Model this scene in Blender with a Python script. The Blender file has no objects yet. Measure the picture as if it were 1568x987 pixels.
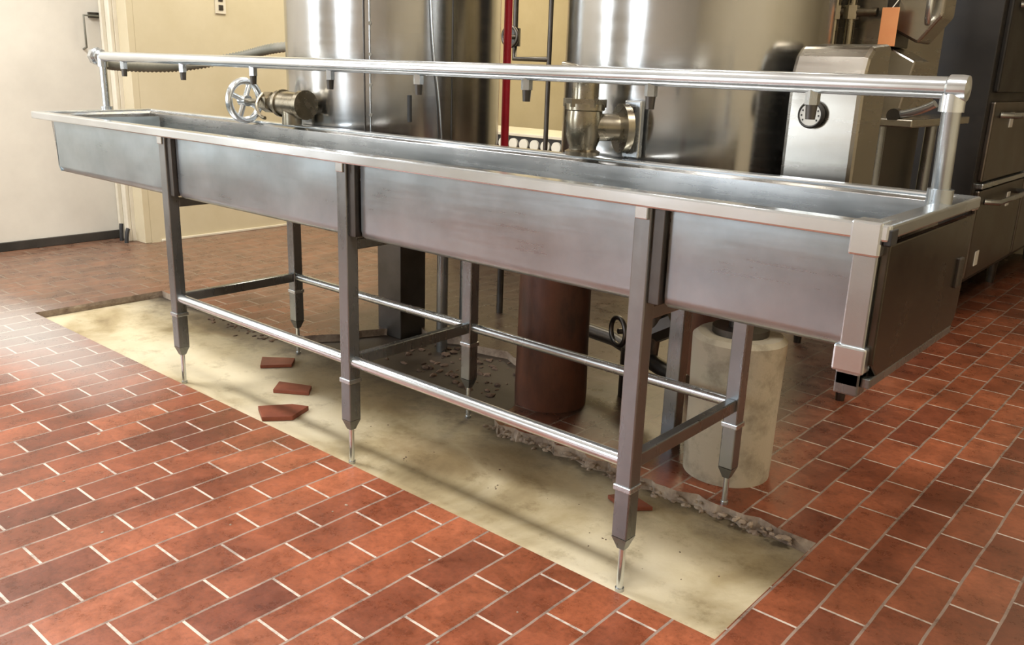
import bpy, bmesh, math, random
from mathutils import Vector, Matrix
random.seed(4)
C=bpy.context.scene.collection
# ---------------------------------------------------------------- materials
def newmat(n):
    m=bpy.data.materials.new(n); m.use_nodes=True; nt=m.node_tree
    b=nt.nodes['Principled BSDF']; return m,nt,b
def N(nt,t,**k):
    n=nt.nodes.new(t)
    for a,v in k.items():
        if a in n.inputs: n.inputs[a].default_value=v
        else: setattr(n,a,v)
    return n
def ramp(nt,src,stops):
    r=nt.nodes.new('ShaderNodeValToRGB'); e=r.color_ramp.elements
    while len(e)<len(stops): e.new(.5)
    for i,(p,c) in enumerate(stops):
        e[i].position=p; e[i].color=(*c,1) if len(c)==3 else c
    nt.links.new(src,r.inputs[0]); return r
def coords(nt,scale=(1,1,1),kind='Object'):
    tc=nt.nodes.new('ShaderNodeTexCoord'); mp=nt.nodes.new('ShaderNodeMapping')
    mp.inputs['Scale'].default_value=scale; nt.links.new(tc.outputs[kind],mp.inputs[0]); return mp.outputs[0]
def metal(name,c1,c2,r1,r2,brush=None,ns=2.0,met=1.0,aniso=0,dent=0):
    m,nt,b=newmat(name); v=coords(nt,(1,1,1))
    n=N(nt,'ShaderNodeTexNoise',Scale=ns*2,Detail=6.0,Roughness=.6); nt.links.new(v,n.inputs['Vector'])
    cr=ramp(nt,n.outputs[0],[(.3,c1),(.7,c2)]); nt.links.new(cr.outputs[0],b.inputs['Base Color'])
    src=n.outputs[0]
    if brush:
        v2=coords(nt,brush); n2=N(nt,'ShaderNodeTexNoise',Scale=1.0,Detail=4.0); nt.links.new(v2,n2.inputs['Vector'])
        av=nt.nodes.new('ShaderNodeMath'); av.operation='MULTIPLY_ADD'; nt.links.new(n.outputs[0],av.inputs[0]); av.inputs[1].default_value=.5
        h=nt.nodes.new('ShaderNodeMath'); h.operation='MULTIPLY'; nt.links.new(n2.outputs[0],h.inputs[0]); h.inputs[1].default_value=.5
        nt.links.new(h.outputs[0],av.inputs[2]); src=av.outputs[0]
    rr=ramp(nt,src,[(.3,(r1,)*3),(.7,(r2,)*3)]); nt.links.new(rr.outputs[0],b.inputs['Roughness'])
    b.inputs['Metallic'].default_value=met
    if dent:
        v3=coords(nt,(2.2,1,3)); n3=N(nt,'ShaderNodeTexNoise',Scale=1.6,Detail=1.0); nt.links.new(v3,n3.inputs['Vector'])
        bp=N(nt,'ShaderNodeBump',Strength=dent,Distance=.03); nt.links.new(n3.outputs[0],bp.inputs['Height']); nt.links.new(bp.outputs[0],b.inputs['Normal'])
    if aniso:
        b.inputs['Anisotropic'].default_value=aniso; b.inputs['Anisotropic Rotation'].default_value=.25
        t=nt.nodes.new('ShaderNodeTangent'); t.direction_type='RADIAL'; t.axis='Z'; nt.links.new(t.outputs[0],b.inputs['Tangent'])
    return m
def diffuse(name,c1,c2,rough=.6,ns=4.0,bump=.1,scale=(1,1,1),lo=.35,hi=.65):
    m,nt,b=newmat(name); v=coords(nt,scale)
    n=N(nt,'ShaderNodeTexNoise',Scale=ns,Detail=8.0,Roughness=.65); nt.links.new(v,n.inputs['Vector'])
    cr=ramp(nt,n.outputs[0],[(lo,c1),(hi,c2)]); nt.links.new(cr.outputs[0],b.inputs['Base Color'])
    b.inputs['Roughness'].default_value=rough
    if bump:
        bp=N(nt,'ShaderNodeBump',Strength=bump,Distance=.01); nt.links.new(n.outputs[0],bp.inputs['Height']); nt.links.new(bp.outputs[0],b.inputs['Normal'])
    return m
M_steel=metal('brushed_steel',(.42,.45,.47),(.58,.61,.63),.2,.32,brush=(60,4,4),met=.92)
M_basin=metal('basin_inner_steel',(.34,.34,.335),(.44,.435,.425),.2,.34,brush=(4,4,80),ns=3,met=.95)
M_panel=metal('basin_panel_steel',(.35,.42,.46),(.47,.54,.58),.25,.38,brush=(4,4,80),ns=3,met=.78,dent=.3)
M_leg=metal('leg_steel',(.2,.215,.22),(.3,.31,.315),.22,.36,brush=(60,60,4),met=.86)
M_bright=metal('bright_steel',(.62,.66,.69),(.76,.8,.83),.15,.25,brush=(4,60,60),met=.9)
M_kettle=metal('kettle_steel',(.4,.4,.395),(.5,.495,.48),.16,.26,brush=(3,3,60),ns=1.2,aniso=.5)
M_console=metal('console_steel',(.36,.34,.3),(.46,.435,.39),.2,.32,brush=(4,4,60))
M_dark=metal('dark_steel',(.07,.065,.06),(.14,.13,.12),.3,.5)
M_brass=metal('aged_bronze',(.2,.18,.13),(.36,.32,.25),.2,.36,ns=5)
M_oven=metal('oven_black',(.012,.011,.011),(.03,.027,.025),.4,.55,met=.3)
M_ovendoor=metal('oven_door',(.13,.115,.1),(.2,.175,.155),.3,.45)
M_end=metal('end_panel_steel',(.06,.053,.045),(.12,.105,.085),.16,.3,ns=4)
M_rubber=diffuse('black_rubber',(.012,.012,.012),(.03,.03,.03),.6)
M_hose=diffuse('grey_hose',(.13,.13,.1),(.22,.21,.17),.5)
M_cream=diffuse('cream_wall_paint',(.55,.48,.32),(.63,.56,.4),.5,ns=1.5,bump=.03)
M_white=diffuse('white_wall_paint',(.64,.61,.54),(.73,.7,.62),.5,ns=2,bump=.03)
M_frame=diffuse('frame_paint',(.62,.57,.45),(.72,.67,.55),.4,ns=5,bump=.03)
M_base=diffuse('baseboard_black',(.02,.018,.014),(.05,.042,.035),.6)
M_red=diffuse('red_paint',(.34,.008,.02),(.46,.015,.03),.3,ns=8,bump=.03)
M_terra=diffuse('terracotta',(.035,.014,.009),(.15,.05,.024),.5,ns=7,bump=.25,scale=(1,1,.4))
M_conc=diffuse('pedestal_concrete',(.25,.22,.16),(.47,.42,.32),.85,ns=9,bump=.4,lo=.3,hi=.5)
M_rub=diffuse('rubble',(.05,.03,.02),(.2,.13,.09),.9,ns=12,bump=.6)
M_edge=diffuse('mortar_edge',(.16,.11,.08),(.42,.34,.26),.9,ns=14,bump=.8)
M_tag=diffuse('orange_tag',(.75,.3,.12),(.82,.38,.16),.6,bump=0)
M_paper=diffuse('paper_label',(.7,.68,.6),(.8,.78,.7),.6,bump=0)
M_glass=diffuse('gauge_face',(.42,.41,.37),(.5,.49,.45),.2,bump=0)
M_tilepc=diffuse('tile_piece',(.17,.04,.018),(.26,.065,.03),.6,ns=10)
def tilemat():
    m,nt,b=newmat('quarry_tile'); L=nt.links
    def math_(op,a,bv=0,cv=None):
        q=nt.nodes.new('ShaderNodeMath'); q.operation=op
        for i,x in enumerate((a,bv) if cv is None else (a,bv,cv)):
            if isinstance(x,(int,float)): q.inputs[i].default_value=x
            else: L.new(x,q.inputs[i])
        return q.outputs[0]
    def smooth(src,a,bb):
        mr=N(nt,'ShaderNodeMapRange',interpolation_type='SMOOTHSTEP'); mr.inputs['From Min'].default_value=a; mr.inputs['From Max'].default_value=bb
        L.new(src,mr.inputs['Value']); return mr.outputs[0]
    def mix(fac,a,bb,blend='MIX'):
        q=N(nt,'ShaderNodeMix',data_type='RGBA',blend_type=blend)
        for i,x in ((0,fac),(6,a),(7,bb)):
            if isinstance(x,(int,float)): q.inputs[i].default_value=x
            elif isinstance(x,tuple): q.inputs[i].default_value=(*x,1)
            else: L.new(x,q.inputs[i])
        return q.outputs[2]
    tc=nt.nodes.new('ShaderNodeTexCoord'); sp=nt.nodes.new('ShaderNodeSeparateXYZ'); cb=nt.nodes.new('ShaderNodeCombineXYZ')
    L.new(tc.outputs['Object'],sp.inputs[0])
    nw=N(nt,'ShaderNodeTexNoise',Scale=6.0,Detail=2.0); L.new(tc.outputs['Object'],nw.inputs['Vector'])
    wob=math_('MULTIPLY',math_('SUBTRACT',nw.outputs[0],.5),.007)
    vx=math_('ADD',math_('ADD',sp.outputs[0],wob),10.03); vy=math_('ADD',sp.outputs[1],10.05)
    L.new(vy,cb.inputs[0]); L.new(vx,cb.inputs[1])
    br=N(nt,'ShaderNodeTexBrick',Scale=1.0); br.inputs['Brick Width'].default_value=.205; br.inputs['Row Height'].default_value=.1
    br.inputs['Mortar Size'].default_value=.0032; br.inputs['Mortar Smooth'].default_value=.15; br.inputs['Bias'].default_value=0
    br.inputs['Color1'].default_value=(0,0,0,1); br.inputs['Color2'].default_value=(1,1,1,1); br.inputs['Mortar'].default_value=(.5,.5,.5,1)
    L.new(cb.outputs[0],br.inputs['Vector'])
    row=math_('ABSOLUTE',math_('SUBTRACT',math_('FRACT',math_('DIVIDE',vx,.1)),.5))
    longj=math_('GREATER_THAN',row,.47)
    tone=ramp(nt,br.outputs['Color'],[(0,(.2,.055,.027)),(.5,(.29,.082,.036)),(1,(.37,.115,.054))])
    n1=N(nt,'ShaderNodeTexNoise',Scale=3.0,Detail=8.0,Roughness=.6); L.new(tc.outputs['Object'],n1.inputs['Vector'])
    n4=N(nt,'ShaderNodeTexNoise',Scale=14.0,Detail=10.0,Roughness=.75); L.new(tc.outputs['Object'],n4.inputs['Vector'])
    n5=N(nt,'ShaderNodeTexNoise',Scale=90.0,Detail=6.0,Roughness=.8); L.new(tc.outputs['Object'],n5.inputs['Vector'])
    dirt=ramp(nt,n1.outputs[0],[(.35,(.5,.48,.47)),(.65,(1.08,1.08,1.08))]); dirt2=ramp(nt,n4.outputs[0],[(.35,(.6,.58,.57)),(.58,(1.08,1.08,1.08))]); dirt3=ramp(nt,n5.outputs[0],[(.34,(.6,.58,.56)),(.5,(1,1,1)),(.72,(1.2,1.18,1.16))])
    t=mix(.85,tone.outputs[0],dirt.outputs[0],'MULTIPLY'); t=mix(.8,t,dirt2.outputs[0],'MULTIPLY'); t=mix(.75,t,dirt3.outputs[0],'MULTIPLY')
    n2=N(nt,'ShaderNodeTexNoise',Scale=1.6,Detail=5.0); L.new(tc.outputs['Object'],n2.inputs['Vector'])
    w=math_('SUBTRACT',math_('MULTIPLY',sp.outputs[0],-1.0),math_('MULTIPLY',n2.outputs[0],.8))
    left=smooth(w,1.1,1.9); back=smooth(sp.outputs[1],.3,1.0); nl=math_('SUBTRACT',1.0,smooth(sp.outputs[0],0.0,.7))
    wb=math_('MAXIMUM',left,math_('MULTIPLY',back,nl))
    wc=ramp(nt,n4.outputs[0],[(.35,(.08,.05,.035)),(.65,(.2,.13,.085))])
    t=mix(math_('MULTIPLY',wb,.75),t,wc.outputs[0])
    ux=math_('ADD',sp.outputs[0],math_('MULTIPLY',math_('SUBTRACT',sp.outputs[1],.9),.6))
    under_shade=math_('MULTIPLY',math_('MULTIPLY',smooth(ux,-1.4,-.9),math_('SUBTRACT',1.0,smooth(sp.outputs[0],.65,.95))),smooth(sp.outputs[1],.45,.75))  # shade beneath and behind the kettles, painted into the tile colour
    t=mix(math_('MULTIPLY',under_shade,.85),t,(.022,.014,.01))
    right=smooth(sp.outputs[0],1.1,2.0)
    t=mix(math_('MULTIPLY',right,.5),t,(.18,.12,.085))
    g=mix(longj,(.58,.5,.43),(.3,.22,.18))  # short joints paler: their light reflection is painted into the grout colour
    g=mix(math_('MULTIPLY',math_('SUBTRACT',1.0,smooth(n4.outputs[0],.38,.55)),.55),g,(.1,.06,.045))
    g=mix(math_('MULTIPLY',right,.5),g,(.13,.09,.065)); g=mix(wb,g,(.2,.155,.115)); g=mix(under_shade,g,(.05,.035,.025))
    t=mix(br.outputs['Fac'],t,g)
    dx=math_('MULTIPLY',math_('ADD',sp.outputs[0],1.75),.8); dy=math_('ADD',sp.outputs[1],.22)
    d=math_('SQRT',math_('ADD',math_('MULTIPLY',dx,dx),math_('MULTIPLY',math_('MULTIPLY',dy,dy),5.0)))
    glare=math_('MULTIPLY',math_('SUBTRACT',1.0,smooth(math_('ADD',d,math_('MULTIPLY',n2.outputs[0],.5)),.35,1.15)),.78)  # whitish floor glare with a dusty haze, painted into the tile colour
    t=mix(glare,t,mix(br.outputs['Fac'],(.42,.4,.38),(.66,.62,.57)))
    L.new(t,b.inputs['Base Color'])
    rr=ramp(nt,n4.outputs[0],[(.35,(.24,)*3),(.65,(.4,)*3)]); L.new(rr.outputs[0],b.inputs['Roughness'])
    inv=math_('SUBTRACT',1.0,br.outputs['Fac'])
    hh=math_('ADD',math_('ADD',inv,math_('MULTIPLY',n4.outputs[0],.35)),math_('MULTIPLY',n5.outputs[0],.15))
    bp=N(nt,'ShaderNodeBump',Strength=.4,Distance=.004); L.new(hh,bp.inputs['Height']); L.new(bp.outputs[0],b.inputs['Normal'])
    return m
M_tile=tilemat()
def pitmat():
    m,nt,b=newmat('pit_concrete'); L=nt.links
    tc=nt.nodes.new('ShaderNodeTexCoord')
    n1=N(nt,'ShaderNodeTexNoise',Scale=1.9,Detail=8.0,Roughness=.58,Distortion=.5); L.new(tc.outputs['Object'],n1.inputs['Vector'])
    c=ramp(nt,n1.outputs[0],[(.3,(.22,.16,.08)),(.42,(.41,.33,.19)),(.52,(.6,.52,.35)),(.72,(.72,.65,.49))])
    n2=N(nt,'ShaderNodeTexNoise',Scale=9.0,Detail=12.0,Roughness=.75); L.new(tc.outputs['Object'],n2.inputs['Vector'])
    d=ramp(nt,n2.outputs[0],[(.3,(.45,.4,.32)),(.47,(1,1,1))])
    mx=N(nt,'ShaderNodeMix',data_type='RGBA',blend_type='MULTIPLY'); mx.inputs[0].default_value=.75
    L.new(c.outputs[0],mx.inputs[6]); L.new(d.outputs[0],mx.inputs[7])
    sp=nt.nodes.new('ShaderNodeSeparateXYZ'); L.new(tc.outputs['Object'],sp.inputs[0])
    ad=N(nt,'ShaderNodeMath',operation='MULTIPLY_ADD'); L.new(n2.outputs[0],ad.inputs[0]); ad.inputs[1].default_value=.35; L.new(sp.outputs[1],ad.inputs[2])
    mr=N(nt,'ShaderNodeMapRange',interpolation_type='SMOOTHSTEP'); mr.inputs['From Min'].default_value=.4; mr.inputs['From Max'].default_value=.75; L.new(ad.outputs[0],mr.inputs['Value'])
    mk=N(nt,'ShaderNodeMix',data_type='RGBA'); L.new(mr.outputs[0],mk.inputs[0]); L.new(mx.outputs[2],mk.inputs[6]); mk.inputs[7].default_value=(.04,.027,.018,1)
    def M(op,a,bv):
        q=nt.nodes.new('ShaderNodeMath'); q.operation=op
        for i,x in enumerate((a,bv)):
            if isinstance(x,(int,float)): q.inputs[i].default_value=x
            else: L.new(x,q.inputs[i])
        return q.outputs[0]
    def blob(cx,cy,sx,sy):
        a=M('DIVIDE',M('SUBTRACT',sp.outputs[0],cx),sx); bb=M('DIVIDE',M('SUBTRACT',sp.outputs[1],cy),sy)
        return M('ADD',M('MULTIPLY',a,a),M('MULTIPLY',bb,bb))
    dd=M('MINIMUM',blob(.12,.2,.2,.1),M('MINIMUM',blob(.36,.32,.26,.1),M('MINIMUM',blob(-1.45,.44,.3,.06),blob(-.5,.4,.35,.15))))  # soft shadow under the trough painted into the concrete, along with brown stains
    s=N(nt,'ShaderNodeMapRange',interpolation_type='SMOOTHSTEP'); s.inputs['From Min'].default_value=.8; s.inputs['From Max'].default_value=2.0
    L.new(M('ADD',dd,M('MULTIPLY',n2.outputs[0],1.2)),s.inputs['Value'])
    st=N(nt,'ShaderNodeMix',data_type='RGBA',blend_type='MULTIPLY'); L.new(M('MULTIPLY',M('SUBTRACT',1.0,s.outputs[0]),.7),st.inputs[0]); L.new(mk.outputs[2],st.inputs[6]); st.inputs[7].default_value=(.45,.37,.27,1)
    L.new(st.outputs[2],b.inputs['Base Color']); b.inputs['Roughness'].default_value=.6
    bp=N(nt,'ShaderNodeBump',Strength=.35,Distance=.006); L.new(n2.outputs[0],bp.inputs['Height']); L.new(bp.outputs[0],b.inputs['Normal'])
    return m
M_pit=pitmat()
# ---------------------------------------------------------------- geometry helpers
def empty(name,loc=(0,0,0)):
    e=bpy.data.objects.new(name,None); C.objects.link(e); e.location=loc; e.empty_display_size=.1; return e
def link(name,me,mat,parent=None,smooth=False):
    o=bpy.data.objects.new(name,me); C.objects.link(o)
    if mat: me.materials.append(mat)
    if parent: o.parent=parent
    if smooth:
        for p in me.polygons: p.use_smooth=True
    return o
def finish(bm,name,mat,parent=None,bevel=0,smooth=False,seg=2):
    bmesh.ops.recalc_face_normals(bm,faces=bm.faces)
    me=bpy.data.meshes.new(name); bm.to_mesh(me); bm.free()
    o=link(name,me,mat,parent,smooth)
    if bevel:
        b=o.modifiers.new('b','BEVEL'); b.width=bevel; b.segments=seg; b.limit_method='ANGLE'; b.angle_limit=.6
    return o
def bbox(bm,lo,hi):
    r=bmesh.ops.create_cube(bm,size=1)
    for v in r['verts']:
        v.co=Vector([(lo[i]+hi[i])/2+v.co[i]*(hi[i]-lo[i]) for i in range(3)])
    return r['verts']
def box(name,lo,hi,mat,parent=None,bevel=.002):
    bm=bmesh.new(); bbox(bm,lo,hi); return finish(bm,name,mat,parent,bevel)
def bcyl(bm,p1,p2,r1,r2=None,seg=24):
    p1=Vector(p1);p2=Vector(p2); d=p2-p1; r2=r1 if r2 is None else r2
    q=d.to_track_quat('Z','Y').to_matrix().to_4x4()
    bmesh.ops.create_cone(bm,cap_ends=True,segments=seg,radius1=r1,radius2=r2,depth=d.length,matrix=Matrix.Translation((p1+p2)/2)@q)
def autosmooth(o,ang=.7):
    me=o.data
    for p in me.polygons: p.use_smooth=True
    bm=bmesh.new(); bm.from_mesh(me)
    for e in bm.edges:
        if len(e.link_faces)==2 and e.calc_face_angle()>ang: e.smooth=False
    bm.to_mesh(me); bm.free()
def cyl(name,p1,p2,r,mat,parent=None,r2=None,seg=28,bevel=0):
    bm=bmesh.new(); bcyl(bm,p1,p2,r,r2,seg); o=finish(bm,name,mat,parent,bevel); autosmooth(o); return o
def revolve(name,prof,mat,parent=None,center=(0,0,0),axis='Z',seg=48):
    bm=bmesh.new(); rings=[]
    for r,z in prof:
        ring=[]
        for i in range(seg):
            a=2*math.pi*i/seg; x,y=r*math.cos(a),r*math.sin(a)
            co={'Z':(x,y,z),'X':(z,x,y),'Y':(x,z,y)}[axis]
            ring.append(bm.verts.new(Vector(co)+Vector(center)))
        rings.append(ring)
    for a,b in zip(rings,rings[1:]):
        for i in range(seg): bm.faces.new([a[i],a[(i+1)%seg],b[(i+1)%seg],b[i]])
    bm.faces.new(rings[0]); bm.faces.new(rings[-1])
    o=finish(bm,name,mat,parent); autosmooth(o,.5); return o
def tube(name,pts,r,mat,parent=None,smooth=True,res=8):
    cu=bpy.data.curves.new(name,'CURVE'); cu.dimensions='3D'; cu.bevel_depth=r; cu.bevel_resolution=5; cu.use_fill_caps=True
    s=cu.splines.new('NURBS' if smooth else 'POLY'); s.points.add(len(pts)-1)
    for i,q in enumerate(pts): s.points[i].co=(*q,1)
    if smooth: s.use_endpoint_u=True; s.order_u=3; s.resolution_u=res
    cu.materials.append(mat)
    o=bpy.data.objects.new(name,cu); C.objects.link(o); dg=bpy.context.evaluated_depsgraph_get()
    me=bpy.data.meshes.new_from_object(o.evaluated_get(dg)); bpy.data.objects.remove(o)
    return link(name,me,None,parent,True)
def prism(name,poly,axis,a,b,mat,parent=None,bevel=.002):
    bm=bmesh.new()
    def P(u,v,t): return {'X':(t,u,v),'Y':(u,t,v),'Z':(u,v,t)}[axis]
    A=[bm.verts.new(P(u,v,a)) for u,v in poly]; B=[bm.verts.new(P(u,v,b)) for u,v in poly]
    n=len(poly); bm.faces.new(A); bm.faces.new(B)
    for i in range(n): bm.faces.new([A[i],A[(i+1)%n],B[(i+1)%n],B[i]])
    return finish(bm,name,mat,parent,bevel)
FZ=.03
# ---------------------------------------------------------------- floor with pit
pit=[(-2.04,-.05),(-2.04,.52)]
def jag(a,b,n,amp):
    out=[]
    for i in range(1,n+1):
        t=i/n; out.append((a[0]+(b[0]-a[0])*t+random.uniform(-amp,amp)*.5,a[1]+(b[1]-a[1])*t+random.uniform(-amp,amp)))
    return out
pit+=jag((-2.04,.52),(-1.0,.56),8,.012)+jag((-1.0,.56),(-.8,1.0),6,.03)+jag((-.8,1.0),(.0,.98),10,.04)+jag((0,.98),(.12,.47),8,.03)+jag((.12,.46),(1.1,.46),34,.014)+[(1.165,.45),(1.165,-.05)]
bm=bmesh.new()
X0,X1,Y0,Y1=-3.6,3.2,-3.6,5.2
outer=[bm.verts.new((x,y,FZ)) for x,y in [(X0,Y0),(X1,Y0),(X1,Y1),(X0,Y1)]]
inner=[bm.verts.new((x,y,FZ)) for x,y in pit]
ed=[]
for ring in (outer,inner):
    for i in range(len(ring)): ed.append(bm.edges.new((ring[i],ring[(i+1)%len(ring)])))
bmesh.ops.triangle_fill(bm,use_beauty=True,edges=ed)
for f in bm.faces:
    f.normal_update()
    if f.normal.z<0: f.normal_flip()
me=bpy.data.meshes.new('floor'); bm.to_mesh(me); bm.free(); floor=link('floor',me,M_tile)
bm=bmesh.new(); n=len(pit)
T=[bm.verts.new((x,y,FZ)) for x,y in pit]; B=[bm.verts.new((x+random.uniform(-.008,.008),y-(random.uniform(0,.02) if y>.4 and x>.1 else 0),-.002)) for x,y in pit]
for i in range(n): bm.faces.new([T[i],T[(i+1)%n],B[(i+1)%n],B[i]])
finish(bm,'pit_edge',M_edge,floor)
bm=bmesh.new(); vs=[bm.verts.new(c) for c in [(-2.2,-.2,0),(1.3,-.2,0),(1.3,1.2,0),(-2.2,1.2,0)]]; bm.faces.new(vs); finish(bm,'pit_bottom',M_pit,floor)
# ---------------------------------------------------------------- room
box('wall_left',(-3.55,-3.6,0),(-3.4,.99,2.9),M_white,bevel=0)
box('wall_left_cream',(-3.55,1.04,0),(-3.13,5.2,2.9),M_cream,bevel=0)
box('wall_back',(-3.13,5.05,0),(3.2,5.2,2.9),M_cream,bevel=0)
box('wall_right',(3.1,-3.6,0),(3.25,5.2,2.9),M_cream,bevel=0)
box('wall_front',(-3.55,-3.7,0),(3.25,-3.55,2.9),M_white,bevel=0)
box('ceiling',(-3.55,-3.7,2.9),(3.25,5.2,3.0),M_white,bevel=0)
box('baseboard_left',(-3.4,-3.5,FZ),(-3.385,.985,FZ+.05),M_base,bevel=.003)
box('baseboard_cream',(-3.13,1.1,FZ),(-3.12,5.0,FZ+.015),M_frame,bevel=.003)
fr=empty('door_frame')
box('jamb',(-3.39,.98,FZ),(-3.24,1.035,2.3),M_frame,fr,.003)
box('casing',(-3.29,.955,FZ),(-3.24,.98,2.3),M_frame,fr,.006)
box('stop',(-3.36,.955,FZ),(-3.335,.98,2.3),M_frame,fr,.004)
box('return',(-3.24,1.0,FZ),(-3.13,1.04,2.3),M_cream,fr,.003)
tube('floor_bolt_1',[(-3.30,.94,FZ),(-3.30,.94,FZ+.05),(-3.31,.95,FZ+.1)],.012,M_rubber,fr)
tube('floor_bolt_2',[(-3.22,.93,FZ),(-3.22,.93,FZ+.05),(-3.23,.95,FZ+.08)],.012,M_rubber,fr)
hk=empty('wall_handle')
tube('bar',[(-3.40,.95,1.30),(-3.36,.95,1.30),(-3.36,.87,1.30),(-3.36,.87,1.13),(-3.40,.87,1.12)],.006,M_hose,hk,False)
box('plate',(-3.40,.91,1.29),(-3.385,.98,1.32),M_dark,hk)
ol=empty('wall_outlet')
box('plate',(-3.13,1.545,1.35),(-3.122,1.615,1.47),M_frame,ol,.003)
for k,z in enumerate((1.385,1.435)): box('socket_%d'%k,(-3.122,1.565,z-.015),(-3.118,1.595,z+.015),M_dark,ol,.002)
# ---------------------------------------------------------------- sink trough
S=empty('stainless_trough_sink')
XLf,XLb,XR=-1.84,-1.93,1.37; YF,YB=-.045,.49; ZT=.87; LIP=.024
def xl(y): return XLf+(XLb-XLf)*(y-YF)/(YB-YF)
bm=bmesh.new()
def ringpts(yf,yb,dl,xr,z): return [(xl(yf)+dl,yf,z),(xr,yf,z),(xr,yb,z),(xl(yb)+dl,yb,z)]
rings=[ringpts(YF+.012,YB-.012,.012,XR-.014,ZT-.006),
  ringpts(YF+.038,YB-.036,.045,XR-.045,ZT-.006),ringpts(YF+.05,YB-.048,.055,XR-.055,ZT-.012),ringpts(YF+.058,YB-.056,.07,XR-.06,ZT-.2),ringpts(YF+.077,YB-.075,.09,XR-.08,ZT-.216)]
V=[[bm.verts.new(c) for c in r] for r in rings]
for a,b in zip(V,V[1:]):
    for i in range(4): bm.faces.new([a[i],a[(i+1)%4],b[(i+1)%4],b[i]])
bm.faces.new(V[-1])
sk=finish(bm,'basin',M_basin,S)
so=sk.modifiers.new('s','SOLIDIFY'); so.thickness=.002; so.offset=0
bv=sk.modifiers.new('b','BEVEL'); bv.width=.006; bv.segments=3; bv.limit_method='ANGLE'; bv.angle_limit=.5
for i,(xa_,xb_) in enumerate(((-1.765,-.935),(-.862,-.025),(.05,.885),(.958,1.318))):
    o=prism('front_panel_%d'%i,[(.004,.85),(.0085,.85),(.0105,.68),(.013,.665),(.024,.654),(.034,.652),(.034,.648),(.02,.648),(.008,.657),(.004,.672)],'X',xa_,xb_,M_panel,S,0)
    autosmooth(o,.9)
o=prism('left_end_panel',[(-1.765,.85),(-1.77,.85),(-1.762,.67),(-1.75,.652),(-1.745,.652),(-1.757,.67)],'Y',.004,.43,M_panel,S,0)
def rimstrip(name,a,b,mat): return box(name,a,b,mat,S,.004)
rimstrip('rim_front',(XLf+.0,YF-.003,ZT-LIP),(XR+.002,YF+.036,ZT+.003),M_bright)
rimstrip('rim_back',(XLb,YB-.034,ZT-LIP),(XR+.002,YB+.003,ZT+.003),M_bright)
rimstrip('rim_right',(XR-.036,YF,ZT-.02),(XR+.004,YB,ZT+.0035),M_steel)
prism('rim_left',[(XLf-.003,YF),(XLf+.04,YF),(XLb+.04,YB),(XLb-.003,YB)],'Z',ZT-LIP,ZT+.0035,M_bright,S,.004)
prism('end_panel',[(-.03,ZT-.03),(-.03,.64),(0,.615),(.44,.615),(.46,.64),(.475,ZT-.03)],'X',XR-.012,XR+.002,M_end,S,.003)
prism('end_panel_lip',[(-.03,.6),(.44,.6),(.44,.617),(-.03,.617)],'X',XR-.05,XR+.002,M_leg,S,.002)
box('corner_post',(XR-.052,YF+.004,.6),(XR-.012,YF+.04,ZT-.03),M_steel,S,.003)
box('corner_cap',(XR-.057,YF-.006,ZT-.05),(XR-.008,YF+.04,ZT+.006),M_bright,S,.004)
box('corner_notch',(XR-.006,YF+.0,ZT-.03),(XR+.006,YF+.03,ZT-.004),M_rubber,S,.002)
box('corner_shoe',(XR-.059,YF-.002,.625),(XR-.006,YF+.045,.67),M_bright,S,.004)
box('corner_shoe_low',(XR-.052,YF+.004,.585),(XR-.012,YF+.04,.625),M_leg,S,.003)
box('latch',(XR-.012,.40,.70),(XR+.008,.43,.76),M_dark,S,.003)
def leg(tag,x,y,f,ztop=.85):
    h=.019
    box('leg_'+tag,(x-h,y-h,.135),(x+h,y+h,ztop),M_leg,S,.003)
    box('collar_'+tag,(x-h-.003,y-h-.003,.245),(x+h+.003,y+h+.003,.258),M_steel,S,.002)
    bm=bmesh.new(); r=bmesh.ops.create_cone(bm,cap_ends=True,segments=4,radius1=.012,radius2=.0265,depth=.03,matrix=Matrix.Translation((x,y,.12))@Matrix.Rotation(math.pi/4,4,'Z')); finish(bm,'taper_'+tag,M_leg,S)
    cyl('foot_rod_'+tag,(x,y,f+.004),(x,y,.125),.0075,M_bright,S,seg=12)
    cyl('foot_pad_'+tag,(x,y,f),(x,y,f+.008),.01,M_steel,S,seg=16)
XS=(-.91,0,.91); WB=.475
for i,x in enumerate(XS):
    leg('front_%d'%i,x,-.001,0); leg('back_%d'%i,x,WB,FZ if i==2 else 0,.7)
    box('leg_gusset_%d'%i,(x+.018,-.012,.655),(x+.045,.012,.848),M_dark,S,.002)
    box('cross_rail_%d'%i,(x-.012,.017,.29),(x+.012,WB-.018,.322),M_leg,S,.003)
    box('cross_support_%d'%i,(x-.015,.017,.615),(x+.015,WB,.644),M_leg,S,.003)
    box('leg_top_clip_%d'%i,(x-.014,-.027,.82),(x+.014,-.019,.848),M_bright,S,.002)
for a,b in ((0,1),(1,2)):
    cyl('front_rail_%d'%a,(XS[a]+.018,0,.307),(XS[b]-.018,0,.307),.0155,M_bright,S)
    cyl('back_rail_%d'%a,(XS[a]+.018,WB,.307),(XS[b]-.018,WB,.307),.0145,M_steel,S)
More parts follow.
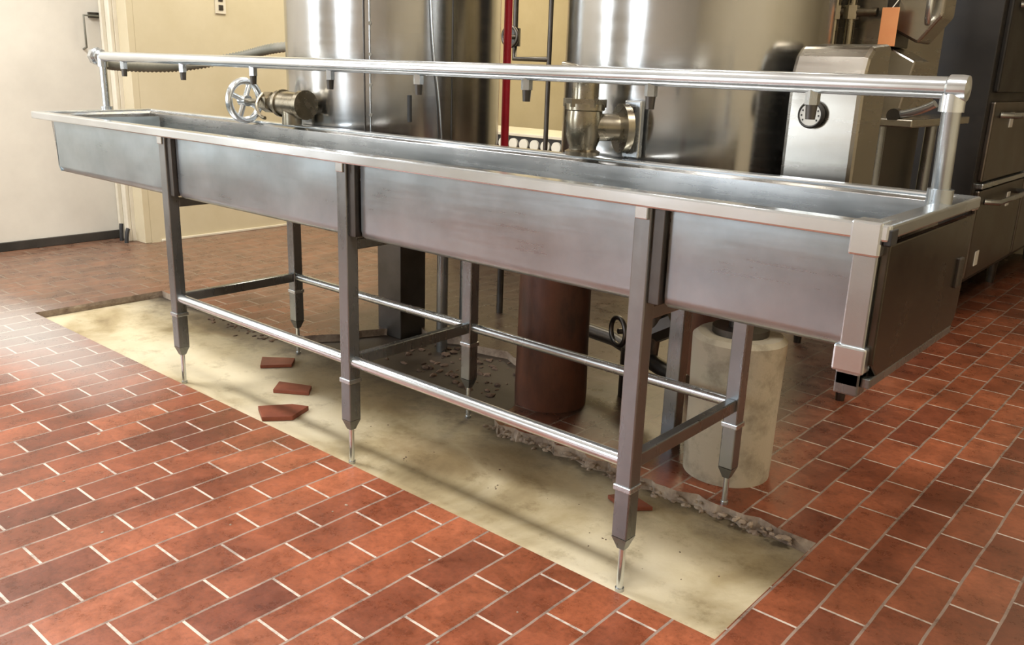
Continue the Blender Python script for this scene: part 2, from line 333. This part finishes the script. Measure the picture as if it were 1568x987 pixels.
# spray pipe along the trough
PY,PZ=.28,1.083
xa,xb=-1.91,1.345
cyl('pipe_post_left',(xa,PY,ZT-.0),(xa,PY,PZ),.0145,M_steel,S)
cyl('pipe_post_right',(xb,PY+.02,ZT),(xb,PY,PZ),.0165,M_steel,S)
cyl('post_flange_left',(xa,PY,ZT),(xa,PY,ZT+.015),.024,M_steel,S)
cyl('post_flange_right',(xb,PY+.02,ZT),(xb,PY+.02,ZT+.03),.023,M_steel,S)
cyl('water_pipe',(xa-.02,PY,PZ),(xb+.012,PY,PZ-.004),.0195,M_bright,S,seg=36)
revolve('pipe_elbow_right',[(.0,.004),(.022,.0),(.0235,-.01),(.0235,-.03),(.02,-.034)],M_bright,S,(xb+.022,PY,PZ-.004),'X')
cyl('pipe_elbow_drop',(xb,PY,PZ-.045),(xb,PY,PZ),.0215,M_bright,S)
revolve('pipe_union_left',[(.024,0),(.036,.005),(.036,.03),(.028,.036),(.028,.055),(.02,.06)],M_steel,S,(xa-.06,PY,PZ),'X',8)
cyl('pipe_tee_left',(xa,PY,PZ-.04),(xa,PY,PZ),.021,M_steel,S)
for i,x in enumerate((-1.73,-1.28,-.83,-.42,-.03,.36,.72,1.09)):
    cyl('nozzle_nut_%d'%i,(x,PY,PZ-.045),(x,PY,PZ-.015),.0145,M_steel,S,seg=6)
    cyl('nozzle_tip_%d'%i,(x,PY,PZ-.073),(x,PY,PZ-.045),.0095,M_dark,S,.0115,seg=12)
def hose():
    pts=[Vector(q) for q in [(-1.98,.28,1.083),(-2.07,.4,1.05),(-2.08,.7,1.05),(-1.96,.93,1.10),(-1.76,1.04,1.15),(-1.21,1.08,1.18)]]
    n=170; path=[]
    P=[pts[0]]+pts+[pts[-1]]; m=len(pts)-1
    for k in range(n+1):
        t=k/n*m; i=min(int(t),m-1); u=t-i; a,b,c,d=P[i],P[i+1],P[i+2],P[i+3]
        path.append(.5*((2*b)+(-a+c)*u+(2*a-5*b+4*c-d)*u*u+(-a+3*b-3*c+d)*u**3))
    bm=bmesh.new(); rings=[]
    for k,q in enumerate(path):
        d=(path[min(k+1,n)]-path[max(k-1,0)]).normalized(); s=d.cross(Vector((0,0,1))).normalized(); u=s.cross(d)
        r=.024 if k%2 else .019
        rings.append([bm.verts.new(q+s*r*math.cos(a)+u*r*math.sin(a)) for a in [2*math.pi*j/16 for j in range(16)]])
    for a,b in zip(rings,rings[1:]):
        for i in range(16): bm.faces.new([a[i],a[(i+1)%16],b[(i+1)%16],b[i]])
    bm.faces.new(rings[0]); bm.faces.new(rings[-1])
    return finish(bm,'corrugated_hose',M_hose,None,0,True)
hose()
# ---------------------------------------------------------------- kettles
def kettle_body(par,c,r,z0=.52,z1=1.75):
    prof=[(.02,z0-.03),(r*.35,z0-.02),(r*.65,z0+.03),(r*.86,z0+.1),(r*.97,z0+.2),(r,z0+.3),(r,z1-.04),(r+.02,z1-.03),(r+.02,z1),(r-.02,z1),(r-.03,z1-.02),(.02,z1-.03)]
    return revolve('kettle_shell',prof,M_kettle,par,(c[0],c[1],0),'Z',96)
K1=empty('steam_kettle'); c1=(-.828,.905); r1=.405
kettle_body(K1,c1,r1)
def onk(c,r,ang,z): return Vector((c[0]+r*math.sin(ang),c[1]-r*math.cos(ang),z))
def seam(par,c,r,ang,mat,w=.004,z0=.8,z1=1.7): return tube('seam',[onk(c,r+.001,ang,z0),onk(c,r+.001,ang,z1)],w,mat,par,False)
a0=math.atan2(1.79+.8,1.435+.9)
seam(K1,c1,r1,a0-.25,M_dark,.003); seam(K1,c1,r1,a0-.2,M_steel,.003); seam(K1,c1,r1,a0+.52,M_dark,.003)
for i in range(7):
    q=onk(c1,r1,a0-.2,.92+i*.1); cyl('rivet',q,q+Vector((math.sin(a0),-math.cos(a0),0))*.006,.006,M_steel,K1,seg=10)
tube('cable',[onk(c1,r1+.012,a0+.28,1.6),onk(c1,r1+.012,a0+.3,1.2),onk(c1,r1+.012,a0+.4,.95),onk(c1,r1+.012,a0+.42,.75)],.003,M_bright,K1)
sl=onk(c1,r1+.001,a0+.13,0); tube('slot',[(sl.x,sl.y,.9),(sl.x,sl.y,.99)],.008,M_rubber,K1,False)
box('support_post',(-.91,.88,0),(-.77,1.02,.56),M_dark,K1,.004)
for i,(x,y) in enumerate(((-.62,1.1),(-.55,.9),(-1.1,1.1))):
    cyl('support_pipe_%d'%i,(x,y,.03 if y>1.02 else 0),(x,y,.62),.022,M_leg,K1)
def ring_torus(name,c,axis,R,r,mat,par):
    bm=bmesh.new(); n,m=40,10; ax=Vector(axis).normalized(); u=ax.orthogonal().normalized(); v=ax.cross(u); rings=[]
    for i in range(n):
        a=2*math.pi*i/n; d=u*math.cos(a)+v*math.sin(a)
        rings.append([bm.verts.new(Vector(c)+d*(R+r*math.cos(b))+ax*r*math.sin(b)) for b in [2*math.pi*j/m for j in range(m)]])
    for i in range(n):
        A,B=rings[i],rings[(i+1)%n]
        for j in range(m): bm.faces.new([A[j],A[(j+1)%m],B[(j+1)%m],B[j]])
    return finish(bm,name,mat,par,0,True)
V1=empty('handwheel_valve')
vz=.945; vy=.415
hc=Vector((-1.10,vy,vz)); ax=Vector((-1,-.12,0)).normalized()
ring_torus('wheel_rim',hc,ax,.07,.013,M_bright,V1)
u=Vector((0,0,1)); v=ax.cross(u)
for k in range(4):
    a=k*math.pi/2+.4; d=u*math.cos(a)+v*math.sin(a)
    cyl('spoke_%d'%k,hc,hc+d*.07,.010,M_bright,V1,seg=10)
cyl('hub',hc-ax*-.018,hc-ax*.02,.02,M_bright,V1,seg=16)
cyl('stem',hc,(-.9,vy+.02,vz),.009,M_brass,V1,seg=14)
cyl('bonnet_nut',(-1.0,vy+.02,vz),(-.955,vy+.02,vz),.036,M_brass,V1,seg=6)
cyl('bonnet',(-.955,vy+.02,vz),(-.90,vy+.02,vz),.025,M_brass,V1,.04)
cyl('valve_body',(-.90,vy+.02,vz),(-.76,vy+.02,vz),.042,M_brass,V1,seg=32,bevel=.004)
cyl('body_band',(-.90,vy+.02,vz),(-.885,vy+.02,vz),.048,M_brass,V1,seg=32)
cyl('body_band_2',(-.775,vy+.02,vz),(-.755,vy+.02,vz),.05,M_brass,V1,seg=32)
cyl('inlet_neck',(-.82,vy+.02,vz),(-.82,.51,vz),.04,M_brass,V1)
cyl('outlet_spout',(-.84,vy+.02,vz-.07),(-.84,vy+.02,vz),.034,M_brass,V1)
tube('lever',[(-.98,vy,vz+.03),(-.99,vy-.03,vz+.0),(-.93,vy-.05,vz-.05),(-.9,vy-.05,vz-.05)],.006,M_brass,V1)
K2=empty('steam_kettle'); c2=(.475,.89); r2=.37
kettle_body(K2,c2,r2)
def pedestal(name,c,r,mat,h=.43,tap=0,top=.68):
    prof=[(r*.9,FZ-.03),(r,FZ-.02),(r+.002,FZ+.05),(r*.99+tap*.4,h*.5),(r*.98+tap,h-.012),(r*.95,h)]
    p=revolve(name,prof,mat,None,(c[0],c[1],0),'Z',56)
    cyl('foot_flange',(c[0],c[1],h),(c[0],c[1],h+.018),.075,M_dark,p)
    cyl('foot_stub',(c[0],c[1],h),(c[0],c[1],top),.032,M_dark,p)
    if top>.6: cyl('foot_arm',(c[0],c[1],.66),(c[0]+(c2[0]-c[0])*.22,c[1]+(c2[1]-c[1])*.22,.66),.03,M_dark,p)
pedestal('terracotta_pedestal',(.135,.73),.118,M_terra,.47)
pedestal('terracotta_pedestal',(.50,1.22),.118,M_terra,.47)
pedestal('concrete_pedestal',(.815,.665),.117,M_conc,.43,.01)
DP=empty('drain_piping')
box('drip_post',(.585,.69,FZ),(.63,.735,.55),M_leg,DP,.003)
tube('drain_header',[(.605,.78,.2),(.2,1.0,.2),(-.1,1.05,.2)],.026,M_dark,DP,False)
cyl('drain_drop',(.40,.89,.18),(.42,.9,.5),.03,M_dark,DP); cyl('drain_valve',(.36,.88,.27),(.46,.93,.33),.045,M_dark,DP,seg=8)
cyl('trap',(.3,.95,FZ),(.3,.95,.2),.035,M_dark,DP); ring_torus('trap_wheel',(.34,.80,.3),(-.5,-1,0),.045,.008,M_dark,DP); cyl('trap_stem',(.34,.80,.3),(.4,.9,.3),.009,M_dark,DP)
CO=empty('control_console')
cs=[(.675,.55),(.675,1.10),(.69,1.14),(.72,1.165),(.84,1.175),(.84,.55)]
prism('cabinet',cs,'X',.865,1.045,M_console,CO,.012)
prism('console_seam',[(.67,1.095),(.67,1.1),(.845,1.1),(.845,1.095)],'X',.863,1.047,M_dark,CO,0)
box('trunnion_bracket',(.83,.78,.9),(.87,.83,1.05),M_dark,CO,.003)
GA=empty('pressure_gauge')
revolve('bezel',[(.026,0),(.031,-.004),(.033,-.014),(.029,-.022),(.0265,-.02),(.0265,-.016),(.001,-.016)],M_rubber,GA,(.935,.675,1.005),'Y',40)
cyl('dial',(.935,.672,1.005),(.935,.656,1.005),.026,M_glass,GA)
box('needle',(.9335,.653,1.0),(.9365,.656,1.022),M_rubber,GA,0)
for k in range(9):
    a=-2.2+k*.55; x=.935+.021*math.sin(a); z=1.005+.021*math.cos(a); box('tick_%d'%k,(x-.0015,.6545,z-.002),(x+.0015,.6562,z+.002),M_rubber,GA,0)
cyl('stud',(.935,.675,1.045),(.935,.668,1.045),.006,M_dark,GA,seg=10)
V2=empty('draw_off_valve')
vx,vy=.435,.425
revolve('valve_body',[(.03,.876),(.044,.878),(.046,.888),(.036,.893),(.036,.9),(.046,.925),(.048,.97),(.046,.99),(.052,.993),(.052,1.008),(.034,1.012),(.034,1.06),(.03,1.085),(.02,1.09)],M_brass,V2,(vx,vy,0),'Z',36)
cyl('hex_nut',(vx,vy,1.0),(vx,vy,1.02),.056,M_brass,V2,seg=6)
cyl('neck',(vx,vy,.95),(vx+.08,vy+.08,.95),.035,M_brass,V2)
cyl('flange',(vx+.08,vy+.045,.95),(vx+.09,vy+.06,.95),.062,M_brass,V2)
box('flange_plate',(vx+.075,vy+.07,.875),(vx+.125,vy+.09,1.02),M_steel,V2,.004)
for z in (.895,1.0): cyl('bolt',(vx+.1,vy+.058,z),(vx+.1,vy+.072,z),.009,M_dark,V2,seg=6)
tube('lever',[(vx,vy,1.08),(vx-.03,vy,1.1),(vx-.07,vy-.01,1.103)],.008,M_brass,V2)
SP=empty('red_steam_pipe')
cyl('riser_painted',(-.705,1.42,.66),(-.705,1.42,2.89),.017,M_red,SP); cyl('riser_bare',(-.705,1.42,FZ),(-.705,1.42,.66),.015,M_dark,SP)
PV=empty('wall_pipe_valve')
cyl('riser',(-1.42,2.6,FZ),(-1.42,2.6,2.5),.014,M_dark,PV)
tube('branch',[(-1.42,2.6,1.15),(-1.68,2.6,1.15),(-1.68,2.6,1.34),(-1.68,2.6,1.6)],.016,M_dark,PV,False)
ring_torus('wheel',(-1.65,2.52,1.27),(0,-1,0),.055,.01,M_dark,PV); cyl('wheel_stem',(-1.65,2.52,1.27),(-1.68,2.6,1.27),.014,M_dark,PV)
cyl('valve_body',(-1.68,2.6,1.22),(-1.68,2.6,1.32),.032,M_dark,PV,seg=8)
cyl('spoke_a',(-1.705,2.52,1.27),(-1.595,2.52,1.27),.007,M_dark,PV); cyl('spoke_b',(-1.65,2.52,1.215),(-1.65,2.52,1.325),.007,M_dark,PV)
LC=empty('low_cabinet')
box('body',(-2.6,3.02,FZ),(-1.3,3.5,.62),M_oven,LC,.005); box('top',(-2.6,3.0,.67),(-1.3,3.5,.69),M_frame,LC,.004); box('fascia',(-2.6,3.01,.6),(-1.3,3.5,.67),M_rubber,LC,.004)
bm=bmesh.new()
for k in range(14): bcyl(bm,(-2.55+k*.09,2.995,.62),(-2.55+k*.09,3.012,.62),.036,seg=24)
finish(bm,'scallops',M_paper,LC)
# ---------------------------------------------------------------- steamer on stand
ST=empty('convection_steamer')
box('body',(.36,1.45,1.0),(.82,2.05,1.75),M_console,ST,.012)
box('front_panel',(.45,1.43,1.24),(.64,1.455,1.7),M_dark,ST,.004)
prism('tilted_door',[(.84,1.24),(.92,1.20),(.98,1.28),(.98,1.62),(.84,1.62)],'Y',1.43,1.55,M_console,ST,.008)
prism('door_seal',[(.82,1.2),(.85,1.19),(.85,1.62),(.82,1.62)],'Y',1.42,1.57,M_dark,ST,.003)
prism('side_panel',[(.82,1.2),(.92,1.15),(.89,.98),(.82,.96)],'Y',1.44,1.6,M_console,ST,.006)
box('lower_shelf',(.4,1.4,.955),(.95,2.05,.98),M_console,ST,.004)
box('lower_box',(.5,1.5,.70),(.8,2.0,.955),M_dark,ST,.006)
for i,(x,z0) in enumerate(((.67,1.12),(.72,1.16))):
    cyl('steam_riser_%d'%i,(x,1.4,z0),(x,1.4,1.8),.014,M_brass,ST); cyl('steam_union_%d'%i,(x,1.4,1.27),(x,1.4,1.31),.024,M_brass,ST,seg=6)
cyl('steam_cross',(.62,1.4,1.29),(.8,1.4,1.29),.013,M_brass,ST)
tube('door_lever',[(.89,1.42,.99),(.96,1.40,1.0),(1.01,1.39,1.03)],.012,M_bright,ST)
cyl('lever_knob',(.89,1.44,.99),(.89,1.40,.99),.02,M_dark,ST)
tube('upper_handle',[(.94,1.43,1.38),(.95,1.39,1.37),(.95,1.39,1.27),(.94,1.43,1.26)],.009,M_bright,ST)
for i,(x,y) in enumerate(((.84,1.45),(.45,1.45),(.84,2.0),(.45,2.0))):
    cyl('leg_%d'%i,(x,y,.1),(x,y,.96),.02,M_leg,ST); cyl('foot_%d'%i,(x,y,FZ),(x,y,.1),.015,M_dark,ST,.02)
TG=empty('inspection_tag')
box('card',(.825,1.365,1.19),(.875,1.368,1.30),M_tag,TG,.001); cyl('string',(.85,1.368,1.295),(.85,1.43,1.33),.0015,M_paper,TG,seg=6)
# ---------------------------------------------------------------- deck ovens
OV=empty('deck_oven')
box('body',(0,2.97,.17),(.79,4.95,2.0),M_oven,OV,.006)
for k,(ya,yb) in enumerate(((3.03,3.95),(4.0,4.93))):
    for j,(za,zb) in enumerate(((.2,.62),(.66,1.02),(1.06,1.5),(1.54,1.95))):
        box('door_%d_%d'%(k,j),(.785,ya,za),(.812,yb,zb),M_ovendoor if j<2 else M_oven,OV,.008)
        tube('handle_%d_%d'%(k,j),[(.81,ya+.12,zb-.06),(.87,ya+.15,zb-.06),(.87,yb-.15,zb-.06),(.81,yb-.12,zb-.06)],.014,M_steel,OV,False)
    box('trim_strip_%d'%k,(.785,ya,.628),(.82,yb,.652),M_steel,OV,.004)
for i,(x,y) in enumerate(((.74,3.05),(.06,3.05),(.74,3.95),(.74,4.88),(.06,4.88))): cyl('leg_%d'%i,(x,y,FZ),(x,y,.18),.02,M_dark,OV,.028)
for i,(y,z) in enumerate(((3.35,.9),(3.6,.5),(3.15,.25),(3.75,.85))): box('label_%d'%i,(.812,y,z),(.816,y+.06,z+.07),M_paper,OV,0)
# ---------------------------------------------------------------- debris
def slab(name,pts,z,h,mat,sc=.88):
    bm=bmesh.new(); cx=sum(q[0] for q in pts)/len(pts); cy=sum(q[1] for q in pts)/len(pts)
    pts=[(cx+(x-cx)*sc,cy+(y-cy)*sc) for x,y in pts]
    A=[bm.verts.new((x,y,z)) for x,y in pts];B=[bm.verts.new((x,y,z+h)) for x,y in pts]; n=len(pts)
    bm.faces.new(A);bm.faces.new(B)
    for i in range(n): bm.faces.new([A[i],A[(i+1)%n],B[(i+1)%n],B[i]])
    return finish(bm,name,mat,None,.0015)
slab('broken_tile_piece',[(-.95,.33),(-.86,.26),(-.78,.36),(-.84,.42)],.001,.012,M_tilepc)
slab('broken_tile_piece',[(-.68,.22),(-.62,.15),(-.5,.23),(-.55,.28)],.001,.013,M_tilepc)
slab('broken_tile_piece',[(-.53,.03),(-.43,-.02),(-.36,.06),(-.4,.16),(-.46,.13)],.001,.015,M_tilepc)
slab('broken_tile_piece',[(.64,.33),(.72,.30),(.78,.36),(.68,.39)],.001,.012,M_tilepc)
def rocks(name,n,fn,mat,smin,smax):
    bm=bmesh.new()
    for _ in range(n):
        x,y,z=fn(); s=random.uniform(smin,smax)
        r=bmesh.ops.create_icosphere(bm,subdivisions=1,radius=s)
        sx,sy,sz=[random.uniform(.6,1.5) for _ in range(3)]
        for v in r['verts']:
            v.co=Vector((v.co.x*sx*random.uniform(.7,1.3)+x,v.co.y*sy*random.uniform(.7,1.3)+y,max(z-.001,v.co.z*sz*.5+z+s*.2)))
    return finish(bm,name,mat)
def f1(): return random.uniform(.1,1.12),.445+random.gauss(0,.008),random.choice((0,.01,FZ-.012))
rocks('rubble_edge',130,f1,M_edge,.004,.011)
rocks('rubble_pile',120,lambda:(random.uniform(-.72,-.02),random.uniform(.66,.98),0),M_rub,.004,.016)
rocks('pit_crumbs',30,lambda:(random.uniform(-.3,1.1),random.uniform(.1,.28),0),M_rub,.001,.003)
rocks('floor_crumbs',50,lambda:(random.uniform(-2,2.2),random.uniform(-1,-.1),FZ),M_edge,.001,.004)
rocks('corner_rubble',50,lambda:(random.uniform(-1.6,-1.1),random.gauss(.5,.02),0),M_rub,.003,.011)
# ---------------------------------------------------------------- lights
def area(name,loc,sx,sy,power,col,target=None):
    l=bpy.data.lights.new(name,'AREA'); l.shape='RECTANGLE'; l.size=sx; l.size_y=sy; l.energy=power; l.color=col
    o=bpy.data.objects.new(name,l); C.objects.link(o); o.location=loc
    d=(Vector(target)-Vector(loc)) if target else Vector((0,0,-1)); o.rotation_euler=d.to_track_quat('-Z','Y').to_euler(); return o
W=(1,.97,.92)
area('ceiling_light_front',(1.1,-.75,2.85),.9,.3,56,W)
area('ceiling_light_left',(-2.3,-.7,2.85),1.2,.3,70,(1,.98,.96))
area('ceiling_light_mid',(-.6,-.15,2.85),.8,.2,40,W)
area('ceiling_light_back',(-2.3,1.9,2.85),.5,1.0,44,(1,.93,.77))
area('ceiling_light_rear',(-1.4,4.2,2.85),.8,.8,55,(1,.84,.55))
area('ceiling_light_right',(2.2,.9,2.85),.4,1.0,38,(1,.91,.78))
area('window_light',(-3.3,-2.2,1.5),.6,1.6,50,(.88,.95,1),(0,.4,.9))
area('fill_light_front',(-1.0,-3.45,1.4),.8,1.1,46,(.8,.9,1),(-.2,.2,.7))  # added cool fill for the basin front, not a real window
w=bpy.data.worlds.new('w'); bpy.context.scene.world=w; w.use_nodes=True; w.node_tree.nodes['Background'].inputs[0].default_value=(.5,.45,.4,1); w.node_tree.nodes['Background'].inputs[1].default_value=.3
# ---------------------------------------------------------------- camera
ya,pi,ro=.7031,-.2820,.0344
fw=Vector((-math.sin(ya)*math.cos(pi),math.cos(ya)*math.cos(pi),math.sin(pi))); rt=Vector((math.cos(ya),math.sin(ya),0)); up=rt.cross(fw)
R_=math.cos(ro)*rt+math.sin(ro)*up; U_=-math.sin(ro)*rt+math.cos(ro)*up
cd=bpy.data.cameras.new('camera'); cam=bpy.data.objects.new('camera',cd); C.objects.link(cam)
cd.sensor_width=36; cd.lens=1329.8/1568*36; cd.clip_start=.02
cam.matrix_world=Matrix((( R_.x,U_.x,-fw.x,1.7918),(R_.y,U_.y,-fw.y,-1.4350),(R_.z,U_.z,-fw.z,1.0830),(0,0,0,1)))
bpy.context.scene.camera=cam
bpy.context.scene.view_settings.view_transform='Standard'
bpy.context.scene.view_settings.exposure=.08
